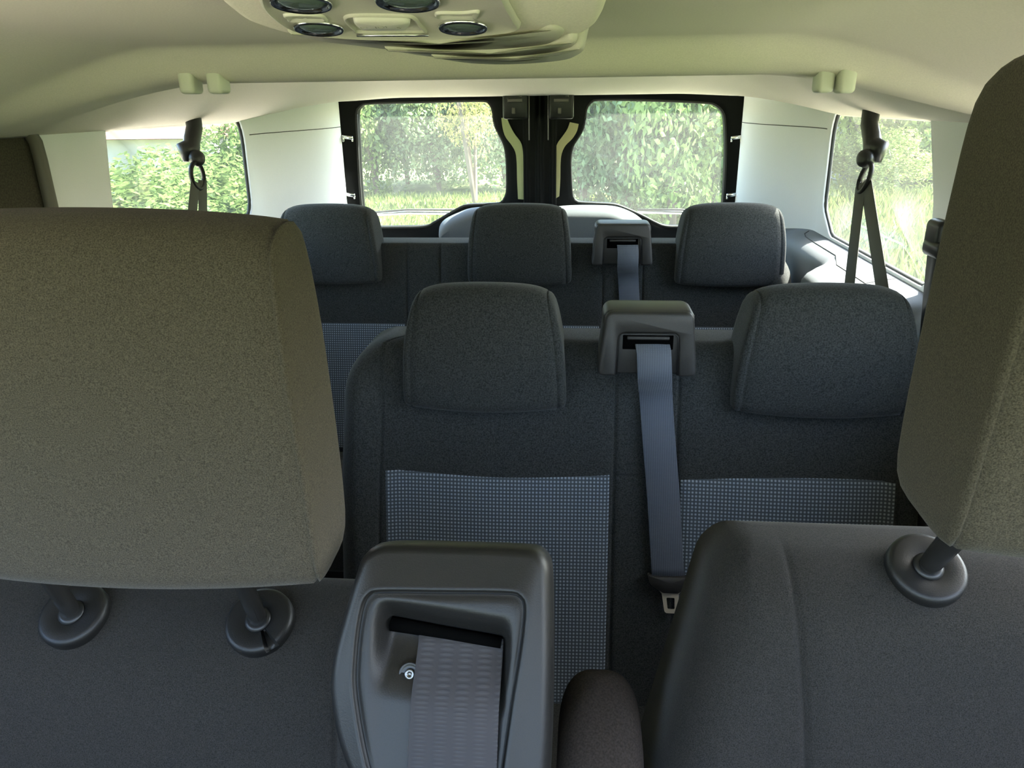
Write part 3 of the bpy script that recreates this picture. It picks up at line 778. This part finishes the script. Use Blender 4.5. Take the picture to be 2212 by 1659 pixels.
# window-side belts of the rear row: a ceiling arm with a deflector ring and two runs of webbing
def side_belt(sg, px_top, px_ring, legs, label, X):
    a = at(*px_top, X=sg*X); r = at(*px_ring, X=sg*X)
    s = empty('seat_belt', r); tag(s, label, 'seat belt', 'seat belts')
    bm = bmesh.new(); d = (a-r); 
    arm = [a+Vector((0, 0, .07)), a, a.lerp(r, .45), a.lerp(r, .75)+Vector((0, .006, 0)), r+Vector((sg*.008, .0, .012)), r+Vector((sg*.006, -.004, -.012))]
    tube(bm, arm, [.026, .025, .025, .028, .030, .012], 16)
    bmesh.ops.scale(bm, vec=(.7, 1, 1), space=Matrix.Translation(-r), verts=bm.verts[:])
    link('belt_arm', bm, BLACK, s)
    bm = bmesh.new(); q = r+Vector((-sg*.020, -.002, -.004)); lathe(bm, q, Vector((-sg, -.5, .1)), [(.016, -.012), (.020, 0), (.018, .008), (.010, .012)], 24); link('swivel_cap', bm, BLACK, s)
    bm = bmesh.new(); cc = r+Vector((-sg*.016, -.004, -.045)); loop = []
    for k in range(25):
        t = 2*math.pi*k/24; loop.append(cc+Vector((.004*math.sin(t), .030*math.cos(t), .030*math.sin(t)-.01*math.cos(t))))
    tube(bm, loop, .0055, 10); link('deflector_ring', bm, PLASTIC, s)
    for (p, q2, Xq) in legs:
        top = cc+Vector((0, p, -.012)); bot = at(*q2, X=sg*Xq); bm = bmesh.new()
        ribbon(bm, [top+(top-bot)*.0+Vector((0, 0, .0)), top.lerp(bot, .04), top.lerp(bot, .4), top.lerp(bot, .8), bot], (-.06*sg, 1, 0), .040, .0016); link('webbing', bm, simple('strap', (.075, .075, .06), .8), s)
    return s
side_belt(-1, (420, 275), (408, 338), (((.022), (440, 560), .79), ((-.014), (405, 560), .79)), 'black belt arm and webbing hanging across the left side window', .79)
side_belt(1, (1878, 268), (1890, 338), (((.020), (1833, 632), .72), ((-.014), (1908, 638), .75)), 'black belt arm and webbing hanging across the right side window', .79)
# height adjuster and belt on the right middle pillar
s = empty('seat_belt', at(2015, 560, X=.80)); tag(s, 'black belt on the pillar peeking out beside the driver headrest', 'seat belt', 'seat belts')
pA = at(2027, 510, X=.805); bm = bmesh.new(); box(bm, pA, (.03, .06, .06), .012, segs=4); link('belt_anchor', bm, BLACK, s)
bm = bmesh.new(); a, b = at(2022, 545, X=.80), at(2008, 720, X=.765); ribbon(bm, [a+Vector((0, 0, .02)), a, a.lerp(b, .5), b], (0, 1, 0), .05, .006); link('webbing', bm, BLACK, s)
bm = bmesh.new(); box(bm, a+Vector((-.004, 0, .006)), (.02, .07, .03), .01, segs=3); link('deflector_ring', bm, BLACK, s)

# ================================================================== CEILING FITTINGS
def handle(sg, spots, label):
    hits = [liner_hit(x, y) for x, y in spots]
    g = empty('grab_handle', hits[0]); tag(g, label, 'grab handle', 'grab handles')
    for p in hits:
        q = Vector((p.x, p.y, zl(liner(p.x, p.y)))); bm = bmesh.new()
        box(bm, q+Vector((-sg*.006, 0, -.001)), (.022, .034, .036), .006, segs=3); link('mount', bm, simple('handle_plastic', (.60, .60, .52), .5), g)
    return g
handle(-1, ((402, 172), (462, 170)), 'pale grey folded grab handle on the left roof rail')
handle(1, ((1790, 166), (1836, 166)), 'pale grey folded grab handle on the right roof rail')
# ---- overhead console
con = empty('overhead_console', (0, .62, zl(.05))); tag(con, 'pale overhead console with reading lamps and switches', 'overhead console')
sl = math.radians(9); nC = Vector((0, -math.sin(sl), -math.cos(sl))); cp = Vector((0, .6075, zl(.054))); CP = (cp, nC)
cpx = lambda L: [at(x, y, plane=CP) for x, y in L]
out_px = [(478,0),(500,22),(535,46),(590,66),(640,78),(720,92),(800,100),(900,104),(1000,104),(1100,100),(1180,92),(1240,80),(1280,60),(1295,30),(1303,0),(1310,-60),(1300,-160),(1200,-230),(900,-250),(600,-220),(430,-120),(450,-40)]
O = smooth_loop(cpx(out_px), 160)
upv = Vector((0, 0, 1))
bm = bmesh.new()
rr = [[Vector((p.x, p.y, max(p.z+.02, zl(.085)))) for p in inset(O, -.012, nC)], [p+upv*.008 for p in inset(O, -.004, nC)], [p+upv*.003 for p in inset(O, -.001, nC)], [p+upv*.0006 for p in inset(O, .002, nC)], inset(O, .006, nC)]
rings(bm, rr, cap0=False); link('housing', bm, LINER, con)
# lamp panel
pan = [(560,-10),(590,30),(640,58),(720,70),(800,75),(880,76),(960,73),(1040,66),(1118,54),(1112,30),(1096,0),(1080,-40),(1050,-110),(980,-160),(800,-170),(640,-140),(570,-80)]
Pn = smooth_loop(cpx(pan), 140); bm = bmesh.new()
rings(bm, [[p+nC*.0005 for p in inset(Pn, -.001, nC)], [p+nC*.0035 for p in Pn], [p+nC*.0045 for p in inset(Pn, .002, nC)], [p+nC*.003 for p in inset(Pn, .005, nC)]], cap0=False)
panel_o = link('lamp_panel', bm, CONSOLE, con, sharp=50)
def lamp(px, py, rx, label=None):
    c0 = at(px, py, plane=CP)+nC*.003; r = (at(px+rx, py, plane=CP)-at(px, py, plane=CP)).length
    bm = bmesh.new(); lathe(bm, c0, nC, [(r*1.06, -.001), (r*1.08, .0015), (r*1.02, .003), (r*.93, .002), (r*.90, .0005)], 36); b_ = link('bezel', bm, CHROME, panel_o)
    bm = bmesh.new(); lathe(bm, c0, nC, [(r*.9, -.0005), (r*.9, .001), (r*.6, .0025), (r*.3, .0032)], 36); link('lamp_lens', bm, LENS, panel_o)
lamp(688, 48, 50); lamp(1000, 46, 50); lamp(650, -8, 62); lamp(880, -12, 66)
# middle switch bank
sw = [(745,26),(770,20),(870,21),(893,26),(905,40),(918,56),(905,58),(780,57),(765,50),(752,38)]
S0 = smooth_loop(cpx(sw), 80); bm = bmesh.new()
rings(bm, [[p+nC*.0028 for p in inset(S0, -.0012, nC)], [p+nC*.0052 for p in inset(S0, -.0006, nC)], [p+nC*.005 for p in inset(S0, .0008, nC)], [p+nC*.001 for p in inset(S0, .0018, nC)], [p+nC*.001 for p in inset(S0, .003, nC)]], cap0=False); link('switch_recess', bm, CONSOLE, panel_o)
kb = smooth_loop(cpx([(762,26),(800,23),(860,24),(886,28),(884,40),(870,46),(790,46),(772,42)]), 60); bm = bmesh.new()
rings(bm, [[p+nC*.001 for p in kb], [p+nC*.0055 for p in inset(kb, .0008, nC)], [p+nC*.007 for p in inset(kb, .003, nC)]], cap0=False); key = link('switch', bm, BUTTON, panel_o)
bm = bmesh.new(); a, b = at(770, 57.5, plane=CP)+nC*.006, at(925, 57, plane=CP)+nC*.006; tube(bm, [a, b], .0011, 8); link('bright_edge', bm, CHROME, panel_o)
def glyph(px, py, kind):
    c0 = at(px, py, plane=CP)+nC*.0071; e1 = Vector((1, 0, 0)); e2 = nC.cross(e1); bm = bmesh.new(); s_ = .0022
    pts = lambda L: [c0+e1*x*s_+e2*y*s_ for x, y in L]
    if kind == 'lamp':
        tube(bm, pts([(math.cos(t*.4), math.sin(t*.4)) for t in range(17)]), .00022, 5)
        for sg in (-1, 1): tube(bm, pts([(sg*1.6, -1.0), (sg*1.9, 0), (sg*1.6, 1.0)]), .0002, 5)
    elif kind == 'ray':
        for t in range(6): tube(bm, pts([(math.cos(t*1.05)*.3, math.sin(t*1.05)*.3), (math.cos(t*1.05), math.sin(t*1.05))]), .0002, 5)
    else:
        tube(bm, pts([(-1, -.5), (1, -.5), (1, .6), (-1, .6), (-1, -.5)]), .0002, 5)
    link('switch_symbol', bm, INK, panel_o)
glyph(785, 37, 'box'); glyph(822, 36, 'lamp'); glyph(860, 37, 'ray')
for q in ([(612,20),(640,18),(690,20),(705,30),(700,34),(628,33),(620,28)], [(940,18),(952,14),(1000,14),(1034,11),(1030,24),(1022,28),(950,27)]):
    B0 = smooth_loop(cpx(q), 60); bm = bmesh.new()
    rings(bm, [[p+nC*.002 for p in inset(B0, -.0006, nC)], [p+nC*.0044 for p in B0], [p+nC*.005 for p in inset(B0, .0012, nC)], [p+nC*.003 for p in inset(B0, .0035, nC)]], cap0=False); link('switch', bm, BUTTON, panel_o)
# stepped crescent shells behind the lamp panel
for (px, dz, nm) in (([(620,72),(760,88),(900,94),(1040,90),(1140,80),(1190,62),(1220,74),(1195,95),(1120,112),(1000,121),(880,114),(760,100),(680,90)], .003, 'a'), ([(830,108),(960,116),(1080,114),(1180,104),(1235,90),(1246,100),(1215,120),(1130,130),(1040,131),(950,127),(880,118)], .006, 'b'), ([(930,124),(1030,130),(1120,128),(1200,118),(1250,104),(1262,114),(1230,130),(1150,139),(1060,141),(990,136)], .0085, 'c')):
    K = smooth_loop([at(x, y, plane=(cp+nC*dz, nC)) for x, y in px], 90); bm = bmesh.new()
    rings(bm, [[p-nC*.022 for p in inset(K, -.004, nC)], [p-nC*.004 for p in K], [p-nC*.0015 for p in inset(K, .0012, nC)], inset(K, .004, nC)], cap0=False); link('stepped_shell', bm, CONSOLE, con)

# ================================================================== OUTDOORS
GRASS = simple('lawn', (.14, .17, .07), .95, spec=.05, grain=.35, gscale=1.6)
bm = bmesh.new(); bmesh.ops.create_grid(bm, x_segments=40, y_segments=40, size=110); 
for v in bm.verts: v.co.z = GROUND-.03
tag(link('ground', bm, GRASS), 'sunlit green meadow around the van', 'meadow', kind='structure')
bm = bmesh.new(); bmesh.ops.create_circle(bm, cap_ends=True, radius=5.0, segments=64)  # unseen ground disc, added to bounce warm light onto the headliner
for v in bm.verts: v.co += Vector((-1.9, 0, GROUND-.01))
tag(link('bounce_pad', bm, simple('gravel', (.50, .45, .37), .95, grain=.3, gscale=30)), 'unseen pale gravel added to bounce warm light into the van', 'gravel', kind='structure')
LEAFA = leafmat('leaf_light', (.14, .20, .06), (.34, .41, .16)); LEAFB = leafmat('leaf_mid', (.12, .18, .08), (.31, .39, .20)); LEAFY = leafmat('leaf_yellow', (.24, .25, .08), (.36, .32, .12))
LEAFC = leafmat('leaf_deep', (.06, .095, .03), (.16, .22, .075)); BLADEM = leafmat('meadow_blade', (.07, .10, .03), (.19, .23, .08), .4)
BARK = simple('bark', (.16, .12, .09), .9, grain=.3, gscale=8); BLADE = leafmat('grass_blade', (.10, .14, .04), (.24, .28, .10), .4)
def crown_mesh(name, mat, rx, ry, rz, n, leaf, seed, blobs=26):
    R = random.Random(seed); bm = bmesh.new(); B = []
    for _ in range(blobs):
        a, b, r = R.uniform(0, 6.283), R.uniform(-1, 1), R.random()**.5
        c = math.sqrt(1-b*b); B.append((Vector((math.cos(a)*c*rx*.78*r, math.sin(a)*c*ry*.78*r, b*rz*.78*r)), R.uniform(.24, .44)))
    for _ in range(n):
        c, s = R.choice(B); v = Vector((R.gauss(0, 1), R.gauss(0, 1), R.gauss(0, 1))).normalized(); k = R.uniform(.75, 1.12)
        p = c+Vector((v.x*rx*s, v.y*ry*s, v.z*rz*s))*k
        d = (v+Vector((R.gauss(0, .7), R.gauss(0, .7), R.gauss(0, .7)))).normalized(); u, w = frame_of(d); t = R.uniform(0, 6.28)
        u, w = u*math.cos(t)+w*math.sin(t), w*math.cos(t)-u*math.sin(t); l = leaf*R.uniform(.6, 1.3)
        bm.faces.new([bm.verts.new(q) for q in (p-u*l*.5, p+w*l*.26+d*l*.06, p+u*l*.5, p-w*l*.26+d*l*.06)])
    me = bpy.data.meshes.new(name); bm.to_mesh(me); bm.free(); me.materials.append(mat); return me
CROWNS = [crown_mesh('shrub_crown', LEAFA, 1, 1, 1, 12000, .062, 1), crown_mesh('shrub_crown', LEAFB, 1, 1, 1, 12000, .062, 2), crown_mesh('shrub_crown', LEAFA, 1, 1, 1, 9000, .07, 3), crown_mesh('tree_crown', LEAFY, 1, 1, 1, 2200, .075, 4, 18), crown_mesh('shrub_crown', LEAFC, 1, 1, 1, 12000, .062, 5)]
def stem_mesh(seed, h=1.0):
    R = random.Random(seed); bm = bmesh.new()
    for k in range(5):
        a = R.uniform(0, 6.28); tube(bm, [(0, 0, 0), (math.cos(a)*.12*h, math.sin(a)*.12*h, .4*h), (math.cos(a)*.3*h, math.sin(a)*.3*h, h)], [.05, .035, .015], 6)
    me = bpy.data.meshes.new('stems'); bm.to_mesh(me); bm.free(); me.materials.append(BARK); return me
STEMS = stem_mesh(3)
def plant(name, cat, label, group, x, y, rx, rz, crown, base=0, rot=0):
    o = empty(name, (x, y, GROUND)); tag(o, label, cat, group)
    c = bpy.data.objects.new('crown', CROWNS[crown]); C.objects.link(c); c.parent = o; c.location = (0, 0, base+rz*.92); c.scale = (rx, rx, rz); c.rotation_euler = (0, 0, rot)
    s = bpy.data.objects.new('stems' if base < .3 else 'trunk', STEMS); C.objects.link(s); s.parent = o; s.scale = (1, 1, base+rz*1.1); s.location = (0, 0, -.03)
    return o
def pxat(px, Y): return at(px, 215, Y=Y).x
hedge = [(690, 17.5, 2.3, 2.6, 1), (800, 16.5, 1.5, 1.9, 0), (870, 18.5, 2.2, 2.9, 1), (940, 17, 1.4, 1.6, 1), (1010, 19, 2.2, 3.0, 0), (1090, 17.5, 1.7, 2.0, 1), (1270, 12, 1.5, 1.9, 1), (1370, 11.5, 1.5, 2.3, 1), (1470, 11, 1.4, 2.2, 0), (1560, 12.5, 1.7, 2.2, 1), (1660, 14, 2.0, 2.4, 0)]
hl = ['wide green bush at the far left of the rear hedge', 'light green bush behind the outer edge of the left rear window', 'tall mid green bush behind the left rear window', 'low dark green bush at the hedge foot behind the left rear window', 'tall light green bush behind the yellow sapling', 'mid green bush beside the yellow sapling, behind the door seam', 'near grey green bush at the inner edge of the right rear window', 'near full bush in the middle of the right rear window', 'near bright green bush right of the middle of the right rear window', 'near green bush at the outer edge of the right rear window', 'light green bush behind the right rear pillar']
for k, (px, Y, rx, rz, cr) in enumerate(hedge):
    plant('bush', 'bush', hl[k], 'bushes beyond the rear windows', pxat(px, Y), Y, rx, rz, cr, rot=k*1.3)
plant('sapling', 'tree', 'slim yellow leaved sapling in front of the hedge', None, pxat(1020, 14.5), 14.5, .75, 1.15, 3, base=.75)
# through the left side window
for k, (px, Y, rx, rz, cr, lab) in enumerate(((215, 5.6, 1.3, .73, 4, 'bright bush at the front edge of the left side window'), (290, 6.4, 1.3, .74, 4, 'bright bush in the middle of the left side window'), (370, 6.0, 1.1, .72, 4, 'mid green bush just before the left belt arm'), (450, 7.0, 1.3, .78, 4, 'mid green bush behind the left belt arm'), (530, 8.5, 1.3, 1.0, 4, 'light green bush at the rear edge of the left side window'))):
    plant('bush', 'bush', lab, 'bushes beyond the left side window', pxat(px, Y), Y, rx, rz, cr, rot=k)
# red roofed building far left
bl = empty('building', (pxat(290, 14), 14, GROUND)); tag(bl, 'pale building with red roof seen above the left bushes', 'building')
bx, by = bl.location.x, 14
bm = bmesh.new(); box(bm, (bx, by, GROUND+.66), (4.6, 4, 1.32)); link('wall', bm, simple('white_wall', (.34, .33, .32), .8), bl, smooth=False)
bm = bmesh.new(); rf_ = [Vector((bx-2.4, by-2.3, GROUND+1.34)), Vector((bx-2.4, by, GROUND+2.7)), Vector((bx-2.4, by+2.3, GROUND+1.34))]
rings(bm, [rf_, [p+Vector((4.8, 0, 0)) for p in rf_]]); link('roof', bm, simple('red_tiles', (.19, .075, .06), .8, grain=.2, gscale=4), bl, smooth=False)
# through the right side window
for k, (px, Y, rx, rz, cr, lab) in enumerate(((1812, 16, 2.2, 2.2, 0, 'light green tree behind the rear edge of the right side window'), (1860, 22, 2.4, 2.3, 1, 'dim green bush behind the right belt arm'), (1915, 15, 1.2, .7, 0, 'yellow green bush before the dark shed'), (2010, 18, 2.4, 2.1, 1, 'dim green tree at the front edge of the right side window'))):
    plant('bush', 'bush', lab, 'bushes beyond the right side window', pxat(px, Y), Y, rx, rz, cr, rot=k*2)
sh = empty('shed', (pxat(1950, 20), 20, GROUND)); tag(sh, 'dark shed with pale roof across the meadow', 'shed')
bm = bmesh.new(); box(bm, (sh.location.x, 20, GROUND+.75), (3.4, 3, 1.5)); link('wall', bm, simple('shed_wall', (.12, .13, .14), .8), sh, smooth=False)
bm = bmesh.new(); box(bm, (sh.location.x, 20, GROUND+1.62), (4.0, 3.6, .24), .05); link('roof', bm, simple('shed_roof', (.5, .52, .55), .6), sh, smooth=False)
# tall meadow grass
def meadow(name, label, n, region, hgt, seed, mat=None):
    R = random.Random(seed); bm = bmesh.new()
    for _ in range(n):
        x, y = region(R); h = hgt*R.uniform(.4, 1.2); a = R.uniform(0, 6.28); w = R.uniform(.008, .02)*(1+h)
        u = Vector((math.cos(a), math.sin(a), 0)); l = Vector((R.gauss(0, .25), R.gauss(0, .25), 1))*h; p = Vector((x, y, GROUND-.03))
        m = p+l*.55; bm.faces.new([bm.verts.new(q) for q in (p-u*w, p+u*w, m+u*w*.8, p+l*1.0+Vector((R.gauss(0, .1), R.gauss(0, .1), -.05))*h, m-u*w*.8)])
    me = bpy.data.meshes.new(name); bm.to_mesh(me); bm.free(); me.materials.append(mat or BLADE)
    o = bpy.data.objects.new(name, me); C.objects.link(o); tag(o, label, 'grass', kind='stuff'); return o
def near_right(R):
    y = 2.0+12*R.random()**1.3; return 1.6+y*R.uniform(.12, .62), y
meadow('meadow_grass', 'tall bright meadow grass beyond the right side window', 26000, near_right, .42, 5, BLADEM)
def behind(R):
    y = R.uniform(5, 16); return y*R.uniform(-.36, .24), y
meadow('meadow_grass', 'mown bright grass behind the rear doors', 22000, behind, .14, 6)

# ================================================================== LIGHT
sun = bpy.data.lights.new('sun', 'SUN'); sun.energy = 14; sun.angle = math.radians(.6); sun.color = (1, .96, .88)
so = bpy.data.objects.new('sun', sun); C.objects.link(so)
so.rotation_euler = Vector((.55, .35, .77)).to_track_quat('Z', 'Y').to_euler()
w = bpy.data.worlds.new('world'); bpy.context.scene.world = w; w.use_nodes = True
N, Lk = w.node_tree.nodes, w.node_tree.links
sky = N.new('ShaderNodeTexSky'); sky.sky_type = 'NISHITA'; sky.sun_disc = False; sky.sun_elevation = math.radians(50); sky.sun_rotation = math.radians(70)
sky.air_density = 1; sky.dust_density = 2.5; sky.ozone_density = 1
bg = N['Background']; Lk.new(sky.outputs[0], bg.inputs[0]); bg.inputs[1].default_value = .48
sc_ = bpy.context.scene
sc_.view_settings.view_transform = 'Standard'; sc_.view_settings.look = 'None'; sc_.view_settings.gamma = 1; sc_.view_settings.use_curve_mapping = False
sc_.view_settings.exposure = 2.28
cy = sc_.cycles; cy.max_bounces = 10; cy.diffuse_bounces = 6; cy.transparent_max_bounces = 12; cy.caustics_reflective = False; cy.caustics_refractive = False; cy.sample_clamp_indirect = 6
